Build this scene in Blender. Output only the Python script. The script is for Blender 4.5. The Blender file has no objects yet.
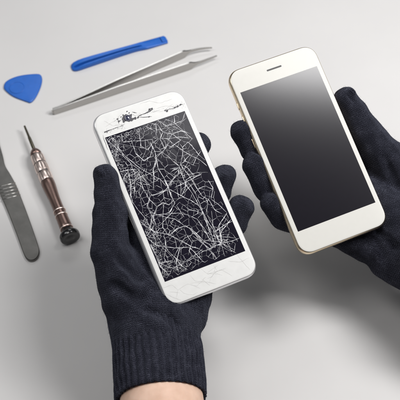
import bpy, bmesh, math, random
import numpy as np
from mathutils import Vector, Matrix, geometry

random.seed(7)
RNG = np.random.default_rng(11)
scene = bpy.context.scene
COL = scene.collection
scene.unit_settings.system = 'METRIC'
scene.unit_settings.scale_length = 0.01          # 1 unit = 1 cm

# ------------------------------------------------------------------ camera
TH = math.radians(35.0)
DIST = 83.0
HALF = math.radians(21.3 / 2)
FPX = 200.0 / math.tan(HALF)
CAM = np.array([0.0, -DIST * math.sin(TH), DIST * math.cos(TH)])
FWD = -CAM / np.linalg.norm(CAM)
RIGHT = np.array([1.0, 0.0, 0.0])
UPV = np.cross(RIGHT, FWD)


def ray(px, py):
    return FWD + RIGHT * (px - 200) / FPX + UPV * (200 - py) / FPX


def at(px, py, z=0.0):
    """photo pixel + real height above the table -> point in the scene"""
    d = ray(px, py)
    return CAM + d * ((z - CAM[2]) / d[2])


cd = bpy.data.cameras.new('camera')
cam = bpy.data.objects.new('camera', cd)
COL.objects.link(cam)
cam.location = CAM
cam.rotation_euler = (TH, 0, 0)
cd.sensor_width = 36.0
cd.lens = 18.0 / math.tan(HALF)
cd.clip_start = 1.0
cd.clip_end = 2000.0
cd.dof.use_dof = True
cd.dof.focus_distance = 72.0
cd.dof.aperture_fstop = 0.17
scene.camera = cam

# ------------------------------------------------------------------ helpers


def link(name, me, mat=None, parent=None, smooth=True):
    o = bpy.data.objects.new(name, me)
    COL.objects.link(o)
    if mat is not None:
        me.materials.append(mat)
    if parent is not None:
        o.parent = parent
    if smooth:
        me.shade_smooth()
    return o


def thing(name, label, cat, loc=(0, 0, 0), mat4=None, group=None):
    o = bpy.data.objects.new(name, None)
    COL.objects.link(o)
    o.empty_display_size = 1.0
    if mat4 is not None:
        o.matrix_world = mat4
    else:
        o.location = loc
    o['label'] = label
    o['category'] = cat
    if group:
        o['group'] = group
    return o


def tag(o, label, cat, group=None):
    o['label'] = label
    o['category'] = cat
    if group:
        o['group'] = group
    return o


def mesh_pf(name, verts, faces):
    me = bpy.data.meshes.new(name)
    me.from_pydata([tuple(map(float, v)) for v in verts], [], [tuple(int(i) for i in f) for f in faces])
    me.update()
    return me


def mesh_np(name, V, F, uv=None):
    """quads or triangles as arrays, optional uv per corner"""
    me = bpy.data.meshes.new(name)
    n, k = F.shape
    me.vertices.add(len(V))
    me.vertices.foreach_set('co', np.ascontiguousarray(V, np.float32).ravel())
    me.loops.add(n * k)
    me.loops.foreach_set('vertex_index', F.astype(np.int32).ravel())
    me.polygons.add(n)
    me.polygons.foreach_set('loop_start', (np.arange(n) * k).astype(np.int32))
    me.polygons.foreach_set('loop_total', np.full(n, k, np.int32))
    if uv is not None:
        l = me.uv_layers.new(name='knit')
        l.data.foreach_set('uv', np.ascontiguousarray(uv, np.float32).ravel())
    me.update()
    me.validate()
    return me


def bevelled(me, width, seg=3, angle=30):
    bm = bmesh.new()
    bm.from_mesh(me)
    bmesh.ops.recalc_face_normals(bm, faces=bm.faces)
    es = [e for e in bm.edges if len(e.link_faces) == 2 and e.calc_face_angle(0) > math.radians(angle)]
    bmesh.ops.bevel(bm, geom=es, offset=width, segments=seg, profile=0.5, affect='EDGES', clamp_overlap=True)
    bm.to_mesh(me)
    bm.free()
    return me


def sharp(me, deg=35):
    me.shade_smooth()
    me.set_sharp_from_angle(angle=math.radians(deg))


def loft(name, rings, cap0=True, cap1=True, closed=True):
    """rings: list of equal length point lists"""
    V, F = [], []
    n = len(rings[0])
    for r in rings:
        V += [tuple(p) for p in r]
    m = n if closed else n - 1
    for i in range(len(rings) - 1):
        for j in range(m):
            a, b = i * n + j, i * n + (j + 1) % n
            F.append((a, b, b + n, a + n))
    if cap0:
        F.append(tuple(range(n - 1, -1, -1)))
    if cap1:
        o = (len(rings) - 1) * n
        F.append(tuple(o + j for j in range(n)))
    return mesh_pf(name, V, F)


def frame(axis, ref=(0, 0, 1)):
    a = np.asarray(axis, float)
    a = a / np.linalg.norm(a)
    r = np.asarray(ref, float)
    r = r - a * (r @ a)
    if np.linalg.norm(r) < 1e-6:
        r = np.array([1.0, 0, 0]) - a * a[0]
    r = r / np.linalg.norm(r)
    return a, r, np.cross(a, r)


def lathe(name, p0, axis, prof, n=64, cap0=True, cap1=True):
    """prof: list of (distance along axis, radius)"""
    a, r, s = frame(axis)
    rings = []
    for t, rad in prof:
        c = np.asarray(p0) + a * t
        rings.append([c + rad * (math.cos(2 * math.pi * k / n) * r + math.sin(2 * math.pi * k / n) * s) for k in range(n)])
    return loft(name, rings, cap0, cap1)


def rrect(w, h, r, n=12, e=2.3):
    """rounded rectangle outline, counter clockwise, superelliptic corners"""
    pts = []
    for cx, cy, a0 in ((w / 2 - r, h / 2 - r, 0), (-w / 2 + r, h / 2 - r, 90), (-w / 2 + r, -h / 2 + r, 180), (w / 2 - r, -h / 2 + r, 270)):
        for k in range(n + 1):
            a = math.radians(a0 + 90.0 * k / n)
            c, s = math.cos(a), math.sin(a)
            pts.append((cx + r * math.copysign(abs(c) ** (2 / e), c), cy + r * math.copysign(abs(s) ** (2 / e), s)))
    return pts


# ------------------------------------------------------------------ materials


class N:
    def __init__(self, name):
        self.m = bpy.data.materials.new(name)
        self.m.use_nodes = True
        self.t = self.m.node_tree
        self.b = self.t.nodes['Principled BSDF']

    def add(self, typ, **kw):
        n = self.t.nodes.new(typ)
        for k, v in kw.items():
            setattr(n, k, v)
        return n

    def val(self, **kw):
        for k, v in kw.items():
            self.b.inputs[k.replace('_', ' ')].default_value = v
        return self

    def ln(self, a, b):
        self.t.links.new(a, b)

    def math(self, op, a, b=None, c=None):
        n = self.add('ShaderNodeMath', operation=op)
        for i, x in enumerate((a, b, c)):
            if x is None:
                continue
            if isinstance(x, (int, float)):
                n.inputs[i].default_value = x
            else:
                self.ln(x, n.inputs[i])
        return n.outputs[0]

    def noise(self, scale, detail=4, rough=0.55, coord='Object'):
        tc = self.add('ShaderNodeTexCoord')
        n = self.add('ShaderNodeTexNoise')
        n.inputs['Scale'].default_value = scale
        n.inputs['Detail'].default_value = detail
        n.inputs['Roughness'].default_value = rough
        self.ln(tc.outputs[coord], n.inputs['Vector'])
        return n.outputs['Fac']

    def ramp(self, fac, stops):
        r = self.add('ShaderNodeValToRGB')
        els = r.color_ramp.elements
        while len(els) < len(stops):
            els.new(0.5)
        for e, (p, c) in zip(els, stops):
            e.position = p
            e.color = (*c, 1) if len(c) == 3 else c
        self.ln(fac, r.inputs['Fac'])
        return r.outputs['Color']

    def bump(self, h, strength=0.3, dist=0.05, prev=None):
        n = self.add('ShaderNodeBump')
        n.inputs['Strength'].default_value = strength
        n.inputs['Distance'].default_value = dist
        self.ln(h, n.inputs['Height'])
        if prev is not None:
            self.ln(prev, n.inputs['Normal'])
        self.ln(n.outputs['Normal'], self.b.inputs['Normal'])
        return n.outputs['Normal']


def simple(name, col, rough=0.4, metal=0.0, coat=0.0, var=0.08, nscale=3.0, bump=0.0, bscale=40.0, bdist=0.01, spec=0.5):
    M = N(name)
    M.val(Roughness=rough, Metallic=metal, Coat_Weight=coat)
    M.b.inputs['Specular IOR Level'].default_value = spec
    f = M.noise(nscale)
    lo = tuple(max(0, c * (1 - var)) for c in col)
    hi = tuple(min(1, c * (1 + var)) for c in col)
    M.ln(M.ramp(f, [(0.3, lo), (0.7, hi)]), M.b.inputs['Base Color'])
    if bump:
        M.bump(M.noise(bscale, 3), bump, bdist)
    return M.m


def knit_material(name, wale, course, strength, vee=0.55):
    M = N(name)
    uvn = M.add('ShaderNodeUVMap', uv_map='knit')
    sep = M.add('ShaderNodeSeparateXYZ')
    # slight wander of the yarn
    tc = M.add('ShaderNodeTexCoord')
    nz = M.add('ShaderNodeTexNoise')
    nz.inputs['Scale'].default_value = 2.2
    nz.inputs['Detail'].default_value = 3
    M.ln(tc.outputs['Object'], nz.inputs['Vector'])
    mv = M.add('ShaderNodeVectorMath', operation='MULTIPLY_ADD')
    M.ln(nz.outputs['Color'], mv.inputs[0])
    mv.inputs[1].default_value = (0.16, 0.16, 0)
    M.ln(uvn.outputs['UV'], mv.inputs[2])
    M.ln(mv.outputs[0], sep.inputs[0])
    u = M.math('DIVIDE', sep.outputs['X'], wale)
    v = M.math('DIVIDE', sep.outputs['Y'], course)
    fu = M.math('FRACT', u)
    a = M.math('MULTIPLY', M.math('ABSOLUTE', M.math('SUBTRACT', fu, 0.5)), 2.0)
    leg = M.math('POWER', M.math('MAXIMUM', M.math('SINE', M.math('MULTIPLY', a, math.pi)), 0.001), 0.6)
    t = M.math('ADD', v, M.math('MULTIPLY', a, vee))
    st = M.math('MULTIPLY_ADD', M.math('SINE', M.math('MULTIPLY', t, 2 * math.pi)), 0.5, 0.5)
    h = M.math('MULTIPLY', leg, M.math('MULTIPLY_ADD', st, 0.6, 0.4))
    fib = M.noise(17.0, 5, 0.75)
    hh = M.math('ADD', h, M.math('MULTIPLY', fib, 0.55))
    # heathered yarn: black-navy with paler fibres
    big = M.noise(1.3, 4, 0.6)
    tone = M.math('ADD', M.math('MULTIPLY', fib, 0.75), M.math('MULTIPLY', big, 0.25))
    col = M.ramp(tone, [(0.36, (0.0065, 0.0066, 0.0115)), (0.52, (0.015, 0.015, 0.024)), (0.66, (0.085, 0.088, 0.118))])
    M.ln(col, M.b.inputs['Base Color'])
    M.val(Roughness=0.95, Sheen_Weight=0.12, Sheen_Roughness=0.5)
    M.b.inputs['Sheen Tint'].default_value = (0.62, 0.68, 0.9, 1)
    M.b.inputs['Specular IOR Level'].default_value = 0.1
    M.bump(hh, strength, 0.10)
    return M.m


MAT = {}
MAT['knit'] = knit_material('dark_navy_knit', 0.19, 0.13, 1.0)
MAT['cuff'] = knit_material('dark_navy_rib_knit', 0.19, 0.13, 0.8)

M = N('warm_skin')
f = M.noise(1.1, 5)
M.ln(M.ramp(f, [(0.3, (0.58, 0.375, 0.275)), (0.7, (0.70, 0.49, 0.38))]), M.b.inputs['Base Color'])
M.val(Roughness=0.5, Subsurface_Weight=0.25, Subsurface_Scale=0.4)
M.b.inputs['Subsurface Radius'].default_value = (1.0, 0.35, 0.2)
M.bump(M.noise(22, 6, 0.7), 0.35, 0.03)
MAT['skin'] = M.m

M = N('pale_grey_tabletop')
f = M.noise(0.12, 4, coord='Object')
M.ln(M.ramp(f, [(0.3, (0.560, 0.552, 0.548)), (0.7, (0.585, 0.577, 0.572))]), M.b.inputs['Base Color'])
M.val(Roughness=0.6)
M.b.inputs['Specular IOR Level'].default_value = 0.3
M.bump(M.noise(9, 5, 0.7), 0.06, 0.03)
MAT['table'] = M.m

MAT['white_glass'] = simple('white_bezel_glass', (0.60, 0.592, 0.56), 0.3, var=0.01, spec=0.07)
MAT['white_glass_worn'] = simple('cracked_white_bezel_glass', (0.64, 0.64, 0.63), 0.35, spec=0.07, var=0.03, nscale=2.0, bump=0.12, bscale=5, bdist=0.02)
MAT['gold_metal'] = simple('pale_champagne_aluminium', (0.82, 0.69, 0.50), 0.28, 1.0, var=0.03)
MAT['silver_metal'] = simple('silver_aluminium', (0.86, 0.86, 0.87), 0.28, 0.7, var=0.03)
MAT['screen'] = simple('black_display_glass', (0.006, 0.005, 0.009), 0.165, var=0.05)
MAT['dark_part'] = simple('dark_slot', (0.03, 0.028, 0.03), 0.5)

# cracked display: shards at slightly different tilts
M = N('shattered_display_glass')
M.val(Roughness=0.12)
M.b.inputs['Specular IOR Level'].default_value = 0.06
M.b.inputs['Base Color'].default_value = (0.010, 0.009, 0.016, 1)
tc = M.add('ShaderNodeTexCoord')
vo = M.add('ShaderNodeTexVoronoi')
vo.inputs['Scale'].default_value = 1.6
M.ln(tc.outputs['Object'], vo.inputs['Vector'])
sx = M.add('ShaderNodeSeparateColor')
M.ln(vo.outputs['Color'], sx.inputs[0])
sp = M.add('ShaderNodeSeparateXYZ')
M.ln(tc.outputs['Object'], sp.inputs[0])
h1 = M.math('MULTIPLY', M.math('SUBTRACT', sx.outputs[0], 0.5), sp.outputs['X'])
h2 = M.math('MULTIPLY', M.math('SUBTRACT', sx.outputs[1], 0.5), sp.outputs['Y'])
M.bump(M.math('ADD', h1, h2), 0.10, 0.12)
MAT['shatter'] = M.m

M = N('white_crack_edges')
f = M.noise(3.5, 5, 0.65)
M.ln(M.ramp(f, [(0.32, (0.20, 0.20, 0.23)), (0.50, (0.62, 0.62, 0.65)), (0.62, (0.93, 0.93, 0.95))]), M.b.inputs['Base Color'])
M.val(Roughness=0.5)
MAT['crack'] = M.m
MAT['crack_dark'] = simple('grey_crack_line', (0.36, 0.35, 0.34), 0.6, var=0.3, nscale=5)
MAT['hole'] = simple('dark_broken_gap', (0.035, 0.033, 0.04), 0.55, var=0.4, nscale=10)
MAT['lens'] = simple('blue_black_lens', (0.02, 0.022, 0.05), 0.1, coat=1.0)
MAT['lens_ring'] = simple('grey_lens_ring', (0.05, 0.05, 0.075), 0.3, 0.3)

MAT['blue'] = simple('blue_plastic', (0.013, 0.11, 0.46), 0.42, var=0.06, bump=0.12, bscale=18, bdist=0.01)
M = N('brushed_steel')
tc = M.add('ShaderNodeTexCoord')
mp = M.add('ShaderNodeMapping')
mp.inputs['Scale'].default_value = (1.2, 40, 40)
M.ln(tc.outputs['Object'], mp.inputs['Vector'])
nz = M.add('ShaderNodeTexNoise')
nz.inputs['Scale'].default_value = 3
nz.inputs['Detail'].default_value = 4
M.ln(mp.outputs[0], nz.inputs['Vector'])
M.ln(M.ramp(nz.outputs['Fac'], [(0.3, (0.34, 0.33, 0.318)), (0.7, (0.54, 0.527, 0.505))]), M.b.inputs['Base Color'])
M.val(Metallic=1.0, Roughness=0.27)
M.bump(nz.outputs['Fac'], 0.08, 0.01)
MAT['steel'] = M.m
MAT['dark_steel'] = simple('dark_satin_steel', (0.20, 0.196, 0.186), 0.40, 1.0, var=0.15, nscale=1.2, bump=0.1, bscale=30, bdist=0.006)
MAT['bit'] = simple('olive_grey_bit_steel', (0.22, 0.20, 0.15), 0.3, 1.0)
MAT['bronze'] = simple('brown_anodised_metal', (0.23, 0.155, 0.135), 0.33, 0.9, var=0.06)
MAT['scale'] = simple('rose_silver_scales', (0.88, 0.74, 0.68), 0.36, 1.0, var=0.12)
MAT['black_plastic'] = simple('black_plastic', (0.010, 0.010, 0.011), 0.22, coat=0.4)

# ------------------------------------------------------------------ table top
V = [(-200, -150, 0), (200, -150, 0), (200, 200, 0), (-200, 200, 0), (-200, -150, -3), (200, -150, -3), (200, 200, -3), (-200, 200, -3)]
tb = link('tabletop', mesh_pf('tabletop', V, [(0, 1, 2, 3), (7, 6, 5, 4), (0, 4, 5, 1), (1, 5, 6, 2), (2, 6, 7, 3), (3, 7, 4, 0)]), MAT['table'], smooth=False)
tb['kind'] = 'structure'
tb['label'] = 'pale grey matt tabletop'

# ------------------------------------------------------------------ phones
PM_R = (np.array([[0.9223, -0.3680, 0.1181], [0.3845, 0.8425, -0.3774], [0.0394, 0.3935, 0.9185]]), np.array([7.3765, -2.7941, 10.2821]))
PM_L = (np.array([[0.8982, -0.3879, 0.2067], [0.4364, 0.8435, -0.3132], [-0.0529, 0.3715, 0.9269]]), np.array([-1.6555, -6.9669, 10.5975]))


def mat4(P):
    m = np.eye(4)
    m[:3, :3] = P[0]
    m[:3, 3] = P[1]
    return Matrix(m.tolist())


def to_world(P, p):
    return P[0] @ np.asarray(p, float) + P[1]


def to_phone(P, px, py, z=0.0):
    """photo pixel at height z over the phone's own front face -> phone coordinates"""
    Mx, t = P
    o = Mx.T @ (CAM - t)
    d = Mx.T @ ray(px, py)
    s = (z - o[2]) / d[2]
    return (o + d * s)


PW, PH, PR, PT = 6.70, 13.81, 1.02, 0.71


def build_phone(P, label, metal, glass, screen, cracked):
    ph = thing('smartphone', label, 'phone', mat4=mat4(P), group='white smartphones held in the gloves')
    # body with pillowed sides
    rings = []
    ns = 10
    for k in range(ns + 1):
        a = math.pi * k / ns
        z = -PT / 2 + -PT / 2 * 0.97 * math.cos(math.pi - a) if False else -0.02 - (PT - 0.02) * k / ns
        f = abs(2 * k / ns - 1)
        ins = 0.20 * (1 - math.sqrt(max(0, 1 - f ** 2.6)))
        rings.append([(x, y, z) for x, y in rrect(PW - 2 * ins, PH - 2 * ins, PR - ins * 0.8)])
    body = link('frame', loft('frame', rings), MAT[metal], ph)
    sharp(body.data, 50)
    # front glass, thin rounded plate sitting in the frame
    gr = []
    for ins, z in ((0.13, -0.05), (0.105, -0.02), (0.115, 0.004), (0.15, 0.018), (0.21, 0.024)):
        gr.append([(x, y, z) for x, y in rrect(PW - 2 * ins, PH - 2 * ins, PR - ins * 0.8)])
    g = link('front_glass', loft('front_glass', gr), MAT[glass], ph)
    sharp(g.data, 40)
    sc = link('screen', mesh_pf('screen', [(-2.925, -5.2, 0.027), (2.925, -5.2, 0.027), (2.925, 5.2, 0.027), (-2.925, 5.2, 0.027)], [(0, 1, 2, 3)]), MAT[screen], ph, smooth=False)
    # side keys on the left edge
    for y0, y1 in () if cracked else ((4.15, 4.7), (2.65, 3.7), (1.2, 2.25)):
        k = loft('side_button', [[(x, y, z) for y, z in rrect2(y0, y1, -0.47, -0.25, 0.1)] for x in (-3.30, -3.375)])
        b = link('side_button', k, MAT[metal], ph)
        sharp(b.data, 30)
    if not cracked:
        sp = loft('earpiece', [[(x + 0.0, y + 6.05, z) for x, y in rrect(1.12, 0.12, 0.059, 6)] for z in (0.020, 0.029)])
        e = link('earpiece', sp, MAT['dark_part'], ph)
        sharp(e.data, 30)
    return ph, g, sc


def rrect2(a0, a1, b0, b1, r):
    return [(x + (a0 + a1) / 2, y + (b0 + b1) / 2) for x, y in rrect(a1 - a0, b1 - b0, r, 5)]


phone_r, glass_r, screen_r = build_phone(PM_R, 'intact white smartphone with a gold rim and clean black screen', 'gold_metal', 'white_glass', 'screen', False)
phone_l, glass_l, screen_l = build_phone(PM_L, 'broken white smartphone with a shattered black screen covered in white cracks', 'silver_metal', 'white_glass_worn', 'shatter', True)

# ---- the crack network on the broken phone


class Strips:
    def __init__(self):
        self.V, self.F = [], []

    def add(self, pts, w, z, taper=True, jit=0.25):
        pts = [np.asarray(p[:2], float) for p in pts]
        # subdivide and jitter sideways
        out = [pts[0]]
        for a, b in zip(pts[:-1], pts[1:]):
            L = np.linalg.norm(b - a)
            n = max(1, int(L / 0.17))
            if L < 1e-6:
                continue
            nrm = np.array([-(b - a)[1], (b - a)[0]]) / L
            for k in range(1, n + 1):
                q = a + (b - a) * k / n
                if k < n:
                    q = q + nrm * random.uniform(-1, 1) * 0.17 * jit * 0.6
                out.append(q)
        n = len(out)
        if n < 2:
            return
        base = len(self.V)
        for i, q in enumerate(out):
            d = out[min(i + 1, n - 1)] - out[max(i - 1, 0)]
            d = d / (np.linalg.norm(d) + 1e-9)
            nr = np.array([-d[1], d[0]])
            ww = w * random.uniform(0.45, 1.3)
            if taper and i in (0, n - 1):
                ww *= 0.35
            self.V += [(*(q + nr * ww / 2), z), (*(q - nr * ww / 2), z)]
        for i in range(n - 1):
            a = base + 2 * i
            self.F.append((a, a + 1, a + 3, a + 2))

    def blob(self, c, r, z, n=9, sx=1.0, rot=0.0):
        base = len(self.V)
        for k in range(n):
            a = 2 * math.pi * k / n
            rr = r * random.uniform(0.6, 1.25)
            x, y = rr * math.cos(a) * sx, rr * math.sin(a)
            self.V.append((c[0] + x * math.cos(rot) - y * math.sin(rot), c[1] + x * math.sin(rot) + y * math.cos(rot), z))
        self.F.append(tuple(base + k for k in range(n)))


TRACED = [
    # star in the middle right and its long arms
    [(155, 145), (162, 152), (169, 157), (176, 164), (179, 166)], [(155, 159), (162, 152), (165, 149), (170, 141)],
    [(150, 142), (155, 152), (156, 158), (158, 168), (164, 178), (169, 188)], [(156, 158), (163, 163)],
    [(156, 158), (153, 170), (154, 178), (153, 189)], [(179, 166), (174, 161)], [(179, 167), (170, 169)], [(179, 168), (172, 171)],
    [(180, 168), (174, 174)], [(179, 168), (178, 174)], [(180, 166), (182, 158), (183, 148), (180, 144)],
    [(179, 166), (184, 180), (187, 186), (192, 193), (199, 206)], [(181, 165), (190, 177), (197, 189)], [(183, 165), (188, 168), (194, 176)],
    [(168, 186), (174, 178), (180, 173), (183, 171)], [(175, 187), (186, 182), (193, 178), (202, 173)],
    [(170, 141), (178, 147), (182, 150), (190, 155), (200, 160), (207, 166)], [(183, 160), (193, 165), (196, 158), (201, 151)],
    [(182, 148), (188, 142), (192, 146), (199, 155), (205, 160)], [(180, 166), (186, 159), (190, 155)],
    # towards the lower right cluster
    [(169, 189), (182, 196), (192, 201), (199, 206), (203, 212), (208, 222), (214, 231), (220, 243)],
    [(188, 182), (195, 192), (199, 202), (202, 210), (205, 219), (211, 232)], [(193, 180), (198, 190), (202, 196), (209, 200), (215, 210), (222, 214)],
    [(182, 195), (185, 189), (186, 180), (192, 176)], [(183, 194), (187, 189), (193, 184)], [(165, 180), (169, 189), (171, 196), (175, 203), (170, 212), (165, 214)],
    [(150, 216), (165, 214), (178, 213), (188, 215), (197, 219), (204, 228), (210, 240)], [(150, 212), (165, 217), (175, 219), (185, 226), (192, 229), (203, 240)],
    [(182, 204), (190, 210), (196, 211), (203, 214)], [(177, 206), (184, 217)], [(202, 210), (206, 222), (212, 236), (215, 246)],
    [(207, 215), (213, 226), (217, 234), (219, 242)], [(227, 213), (219, 225), (221, 235), (222, 245)], [(232, 219), (224, 228), (221, 233)],
    [(222, 243), (232, 241), (242, 237)], [(222, 243), (229, 249), (236, 253)], [(211, 247), (222, 244)], [(190, 228), (203, 243), (212, 252), (217, 259)],
    [(193, 236), (202, 243), (212, 250)], [(185, 225), (193, 231), (205, 242), (213, 247)], [(199, 222), (205, 232), (212, 242)], [(215, 232), (226, 224), (233, 221)],
    [(205, 196), (208, 204), (206, 214)], [(208, 180), (213, 188), (211, 199)], [(211, 199), (218, 204), (226, 212)], [(197, 189), (206, 186), (214, 190)],
    # upper half
    [(104, 138), (118, 150), (130, 160), (140, 168), (152, 175)], [(117, 147), (125, 158), (139, 170), (146, 182), (150, 196)], [(131, 140), (136, 154), (144, 161), (150, 157), (153, 146)],
    [(139, 132), (141, 146), (148, 150), (153, 141)], [(145, 126), (155, 131), (158, 139), (153, 143)], [(150, 123), (156, 124), (157, 133)], [(157, 124), (163, 132), (172, 134), (181, 140)],
    [(165, 119), (173, 122), (180, 128), (186, 133), (192, 139)], [(174, 116), (175, 124), (182, 121), (185, 113)], [(175, 124), (166, 126), (160, 121)], [(160, 138), (168, 139), (178, 137), (190, 138)],
    [(163, 132), (160, 139), (165, 149)], [(172, 134), (168, 141)], [(181, 140), (176, 143), (169, 148)], [(186, 133), (181, 131), (172, 134)],
    [(136, 170), (128, 170), (120, 172)], [(139, 170), (133, 175), (128, 174)], [(127, 172), (123, 180), (124, 190)], [(129, 173), (131, 186), (130, 200)],
    [(140, 180), (144, 190), (150, 200), (157, 207)], [(139, 172), (141, 184), (139, 194), (145, 204)], [(152, 175), (160, 179), (166, 186)],
    # lower left half
    [(131, 200), (138, 210), (146, 219), (150, 228), (158, 236)], [(150, 196), (158, 194), (168, 190)], [(150, 196), (147, 206), (152, 216), (150, 228)], [(157, 207), (153, 216), (156, 226)],
    [(157, 207), (163, 203), (169, 205), (174, 200)], [(164, 203), (163, 215), (163, 228), (169, 236)], [(137, 222), (146, 226), (156, 232), (168, 234), (180, 240)],
    [(146, 238), (156, 245), (165, 247), (178, 248), (189, 247)], [(155, 234), (165, 247), (172, 255), (178, 260), (186, 262)], [(166, 247), (164, 258), (169, 266)], [(176, 258), (182, 266), (188, 270)],
    [(165, 239), (166, 247)], [(180, 247), (178, 255), (176, 262), (178, 272)], [(150, 244), (156, 256), (160, 266), (168, 274)], [(158, 262), (166, 266), (178, 270)], [(189, 247), (196, 254), (203, 262)],
    [(187, 235), (192, 243), (189, 251), (195, 259)], [(186, 262), (193, 258), (200, 262)], [(180, 240), (190, 246), (199, 249)], [(169, 236), (177, 229), (186, 226)],
]


def scr(px, py):
    p = to_phone(PM_L, px, py, 0.027)
    return np.array([p[0], p[1]])


ZC = 0.030
S = Strips()
for line in TRACED:
    pts = [scr(*p) for p in line]
    pts = [np.array([min(2.9, max(-2.9, p[0])), min(5.17, max(-5.17, p[1]))]) for p in pts]
    S.add(pts, random.uniform(0.016, 0.029), ZC, jit=0.15)
    if random.random() < 0.35:                           # a twin hairline beside it
        off = np.array([random.uniform(-0.07, 0.07), random.uniform(-0.07, 0.07)])
        tw = [np.clip(p + off * random.uniform(0.3, 1.3), [-2.9, -5.17], [2.9, 5.17]) for p in pts]
        S.add(tw, random.uniform(0.010, 0.020), ZC + 0.001)
    for p in pts[1:-1]:                                 # short side branches
        if random.random() < 0.12:
            a = random.uniform(0, 6.28)
            q = np.clip(p + np.array([math.cos(a), math.sin(a)]) * random.uniform(0.15, 0.55), [-2.9, -5.17], [2.9, 5.17])
            S.add([p, q], random.uniform(0.010, 0.024), ZC + 0.0015)


def spacing(p):
    """wanted distance between fragments at a point of the screen, cm"""
    x, y = p
    s = 0.50
    s = min(s, 0.10 + 0.36 * max(0.0, x + 2.75) + 0.02 * max(0, 2.5 - y) ** 2 * (x > -2.6))       # left edge strip
    s = min(s, 0.14 + 0.42 * max(0.0, 5.0 - y) + 0.05 * max(0, x + 1))                               # top strip
    for cx, cy, r0, k in ((1.6, -3.9, 0.16, 0.24), (-1.9, 1.9, 0.14, 0.22), (-1.9, -2.2, 0.17, 0.22), (0.9, 0.9, 0.26, 0.5), (-1.6, -4.6, 0.22, 0.3), (2.5, 2.4, 0.30, 0.3), (0.9, -1.6, 0.2, 0.5)):
        s = min(s, r0 + k * math.hypot(x - cx, y - cy))
    for cx, cy, r in ((-2.45, -0.1, 0.55), (2.3, 0.1, 0.5), (0.0, 0.7, 0.6), (2.4, -3.4, 0.4)):
        if math.hypot(x - cx, (y - cy) * 0.55) < r:
            s = 0.8
    return s


pts = []
for _ in range(5200):
    p = (random.uniform(-2.92, 2.92), random.uniform(-5.2, 5.2))
    s = spacing(p)
    if random.random() < (0.13 / s) ** 1.7 and all((p[0] - q[0]) ** 2 + (p[1] - q[1]) ** 2 > 0.12 * s * s for q in pts):
        pts.append(p)
pad = [(-4.5, -7), (4.5, -7), (4.5, 7), (-4.5, 7)]
vv, ee, ff, _a, _b, _c = geometry.delaunay_2d_cdt([Vector(p) for p in pts + pad], [], [], 0, 1e-6)


def circum(a, b, c):
    d = 2 * (a[0] * (b[1] - c[1]) + b[0] * (c[1] - a[1]) + c[0] * (a[1] - b[1]))
    if abs(d) < 1e-9:
        return None
    A, B, Cc = (p[0] ** 2 + p[1] ** 2 for p in (a, b, c))
    return np.array([(A * (b[1] - c[1]) + B * (c[1] - a[1]) + Cc * (a[1] - b[1])) / d, (A * (c[0] - b[0]) + B * (a[0] - c[0]) + Cc * (b[0] - a[0])) / d])


e2f = {}
cc = []
for i, fc in enumerate(ff):
    cc.append(circum(*[vv[k] for k in fc[:3]]))
    for a, b in zip(fc, list(fc[1:]) + [fc[0]]):
        e2f.setdefault((min(a, b), max(a, b)), []).append(i)
for (a, b), fs in sorted(e2f.items()):
    if len(fs) != 2 or cc[fs[0]] is None or cc[fs[1]] is None:
        continue
    p, q = cc[fs[0]], cc[fs[1]]
    if max(abs(p[0]), abs(q[0])) > 2.9 or max(abs(p[1]), abs(q[1])) > 5.17:
        continue
    m = (p + q) / 2
    s = spacing(m)
    keep = 0.97 if s < 0.3 else 0.93
    if random.random() > keep:
        continue
    S.add([p, q], random.choice((0.008, 0.011, 0.015, 0.020)) * (1.1 if s < 0.3 else 0.8), ZC + 0.0022, taper=random.random() < 0.4)
for cx, cy, n_, lmax in ((0.75, 0.95, 7, 3.0), (1.65, -3.95, 9, 3.6), (-1.95, 1.9, 7, 3.2), (-2.0, -4.3, 6, 2.6), (-2.2, -1.5, 5, 2.4), (1.5, 4.4, 6, 2.2), (-2.3, 4.6, 6, 2.6)):   # long cracks running out from each impact
    for k in range(n_):
        a = 2 * math.pi * (k + random.uniform(-0.35, 0.35)) / n_
        p = np.array([cx + random.gauss(0, 0.12), cy + random.gauss(0, 0.12)])
        L = lmax * random.uniform(0.25, 1.0) ** 1.3
        run, w0 = [p], random.uniform(0.010, 0.020)
        while L > 0:
            st = random.uniform(0.25, 0.7)
            a += random.gauss(0, 0.13)
            q = run[-1] + np.array([math.cos(a), math.sin(a)]) * st
            if abs(q[0]) > 2.9 or abs(q[1]) > 5.17:
                break
            run.append(q)
            if random.random() < 0.2:
                b = a + random.choice((-1, 1)) * random.uniform(0.4, 1.1)
                e_ = np.clip(q + np.array([math.cos(b), math.sin(b)]) * random.uniform(0.2, 0.9), [-2.9, -5.17], [2.9, 5.17])
                S.add([q, (q + e_) / 2 + np.array([random.gauss(0, 0.03), random.gauss(0, 0.03)]), e_], w0 * 0.7, ZC + 0.0018, jit=0.15)
            L -= st
        if len(run) > 1:
            S.add(run, w0, ZC + 0.0012, jit=0.12)
for _ in range(650):                                    # crushed splinters near the impacts
    cx, cy, sx_, sy_ = random.choice(((-2.7, 2.8, 0.28, 1.6), (-1.8, 4.8, 0.9, 0.25), (-2.3, 1.7, 0.45, 0.5), (1.5, -4.0, 0.4, 0.5), (-2.5, -2.6, 0.35, 1.2), (-2.6, 4.4, 0.3, 0.5), (-1.7, -4.6, 0.6, 0.4)))
    p = np.array([random.gauss(cx, sx_), random.gauss(cy, sy_)])
    if abs(p[0]) > 2.8 or abs(p[1]) > 5.05:
        continue
    a = random.uniform(0, 6.28)
    q = p + np.array([math.cos(a), math.sin(a)]) * random.uniform(0.06, 0.20)
    S.add([p, q], random.uniform(0.009, 0.020), ZC + 0.003)
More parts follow.
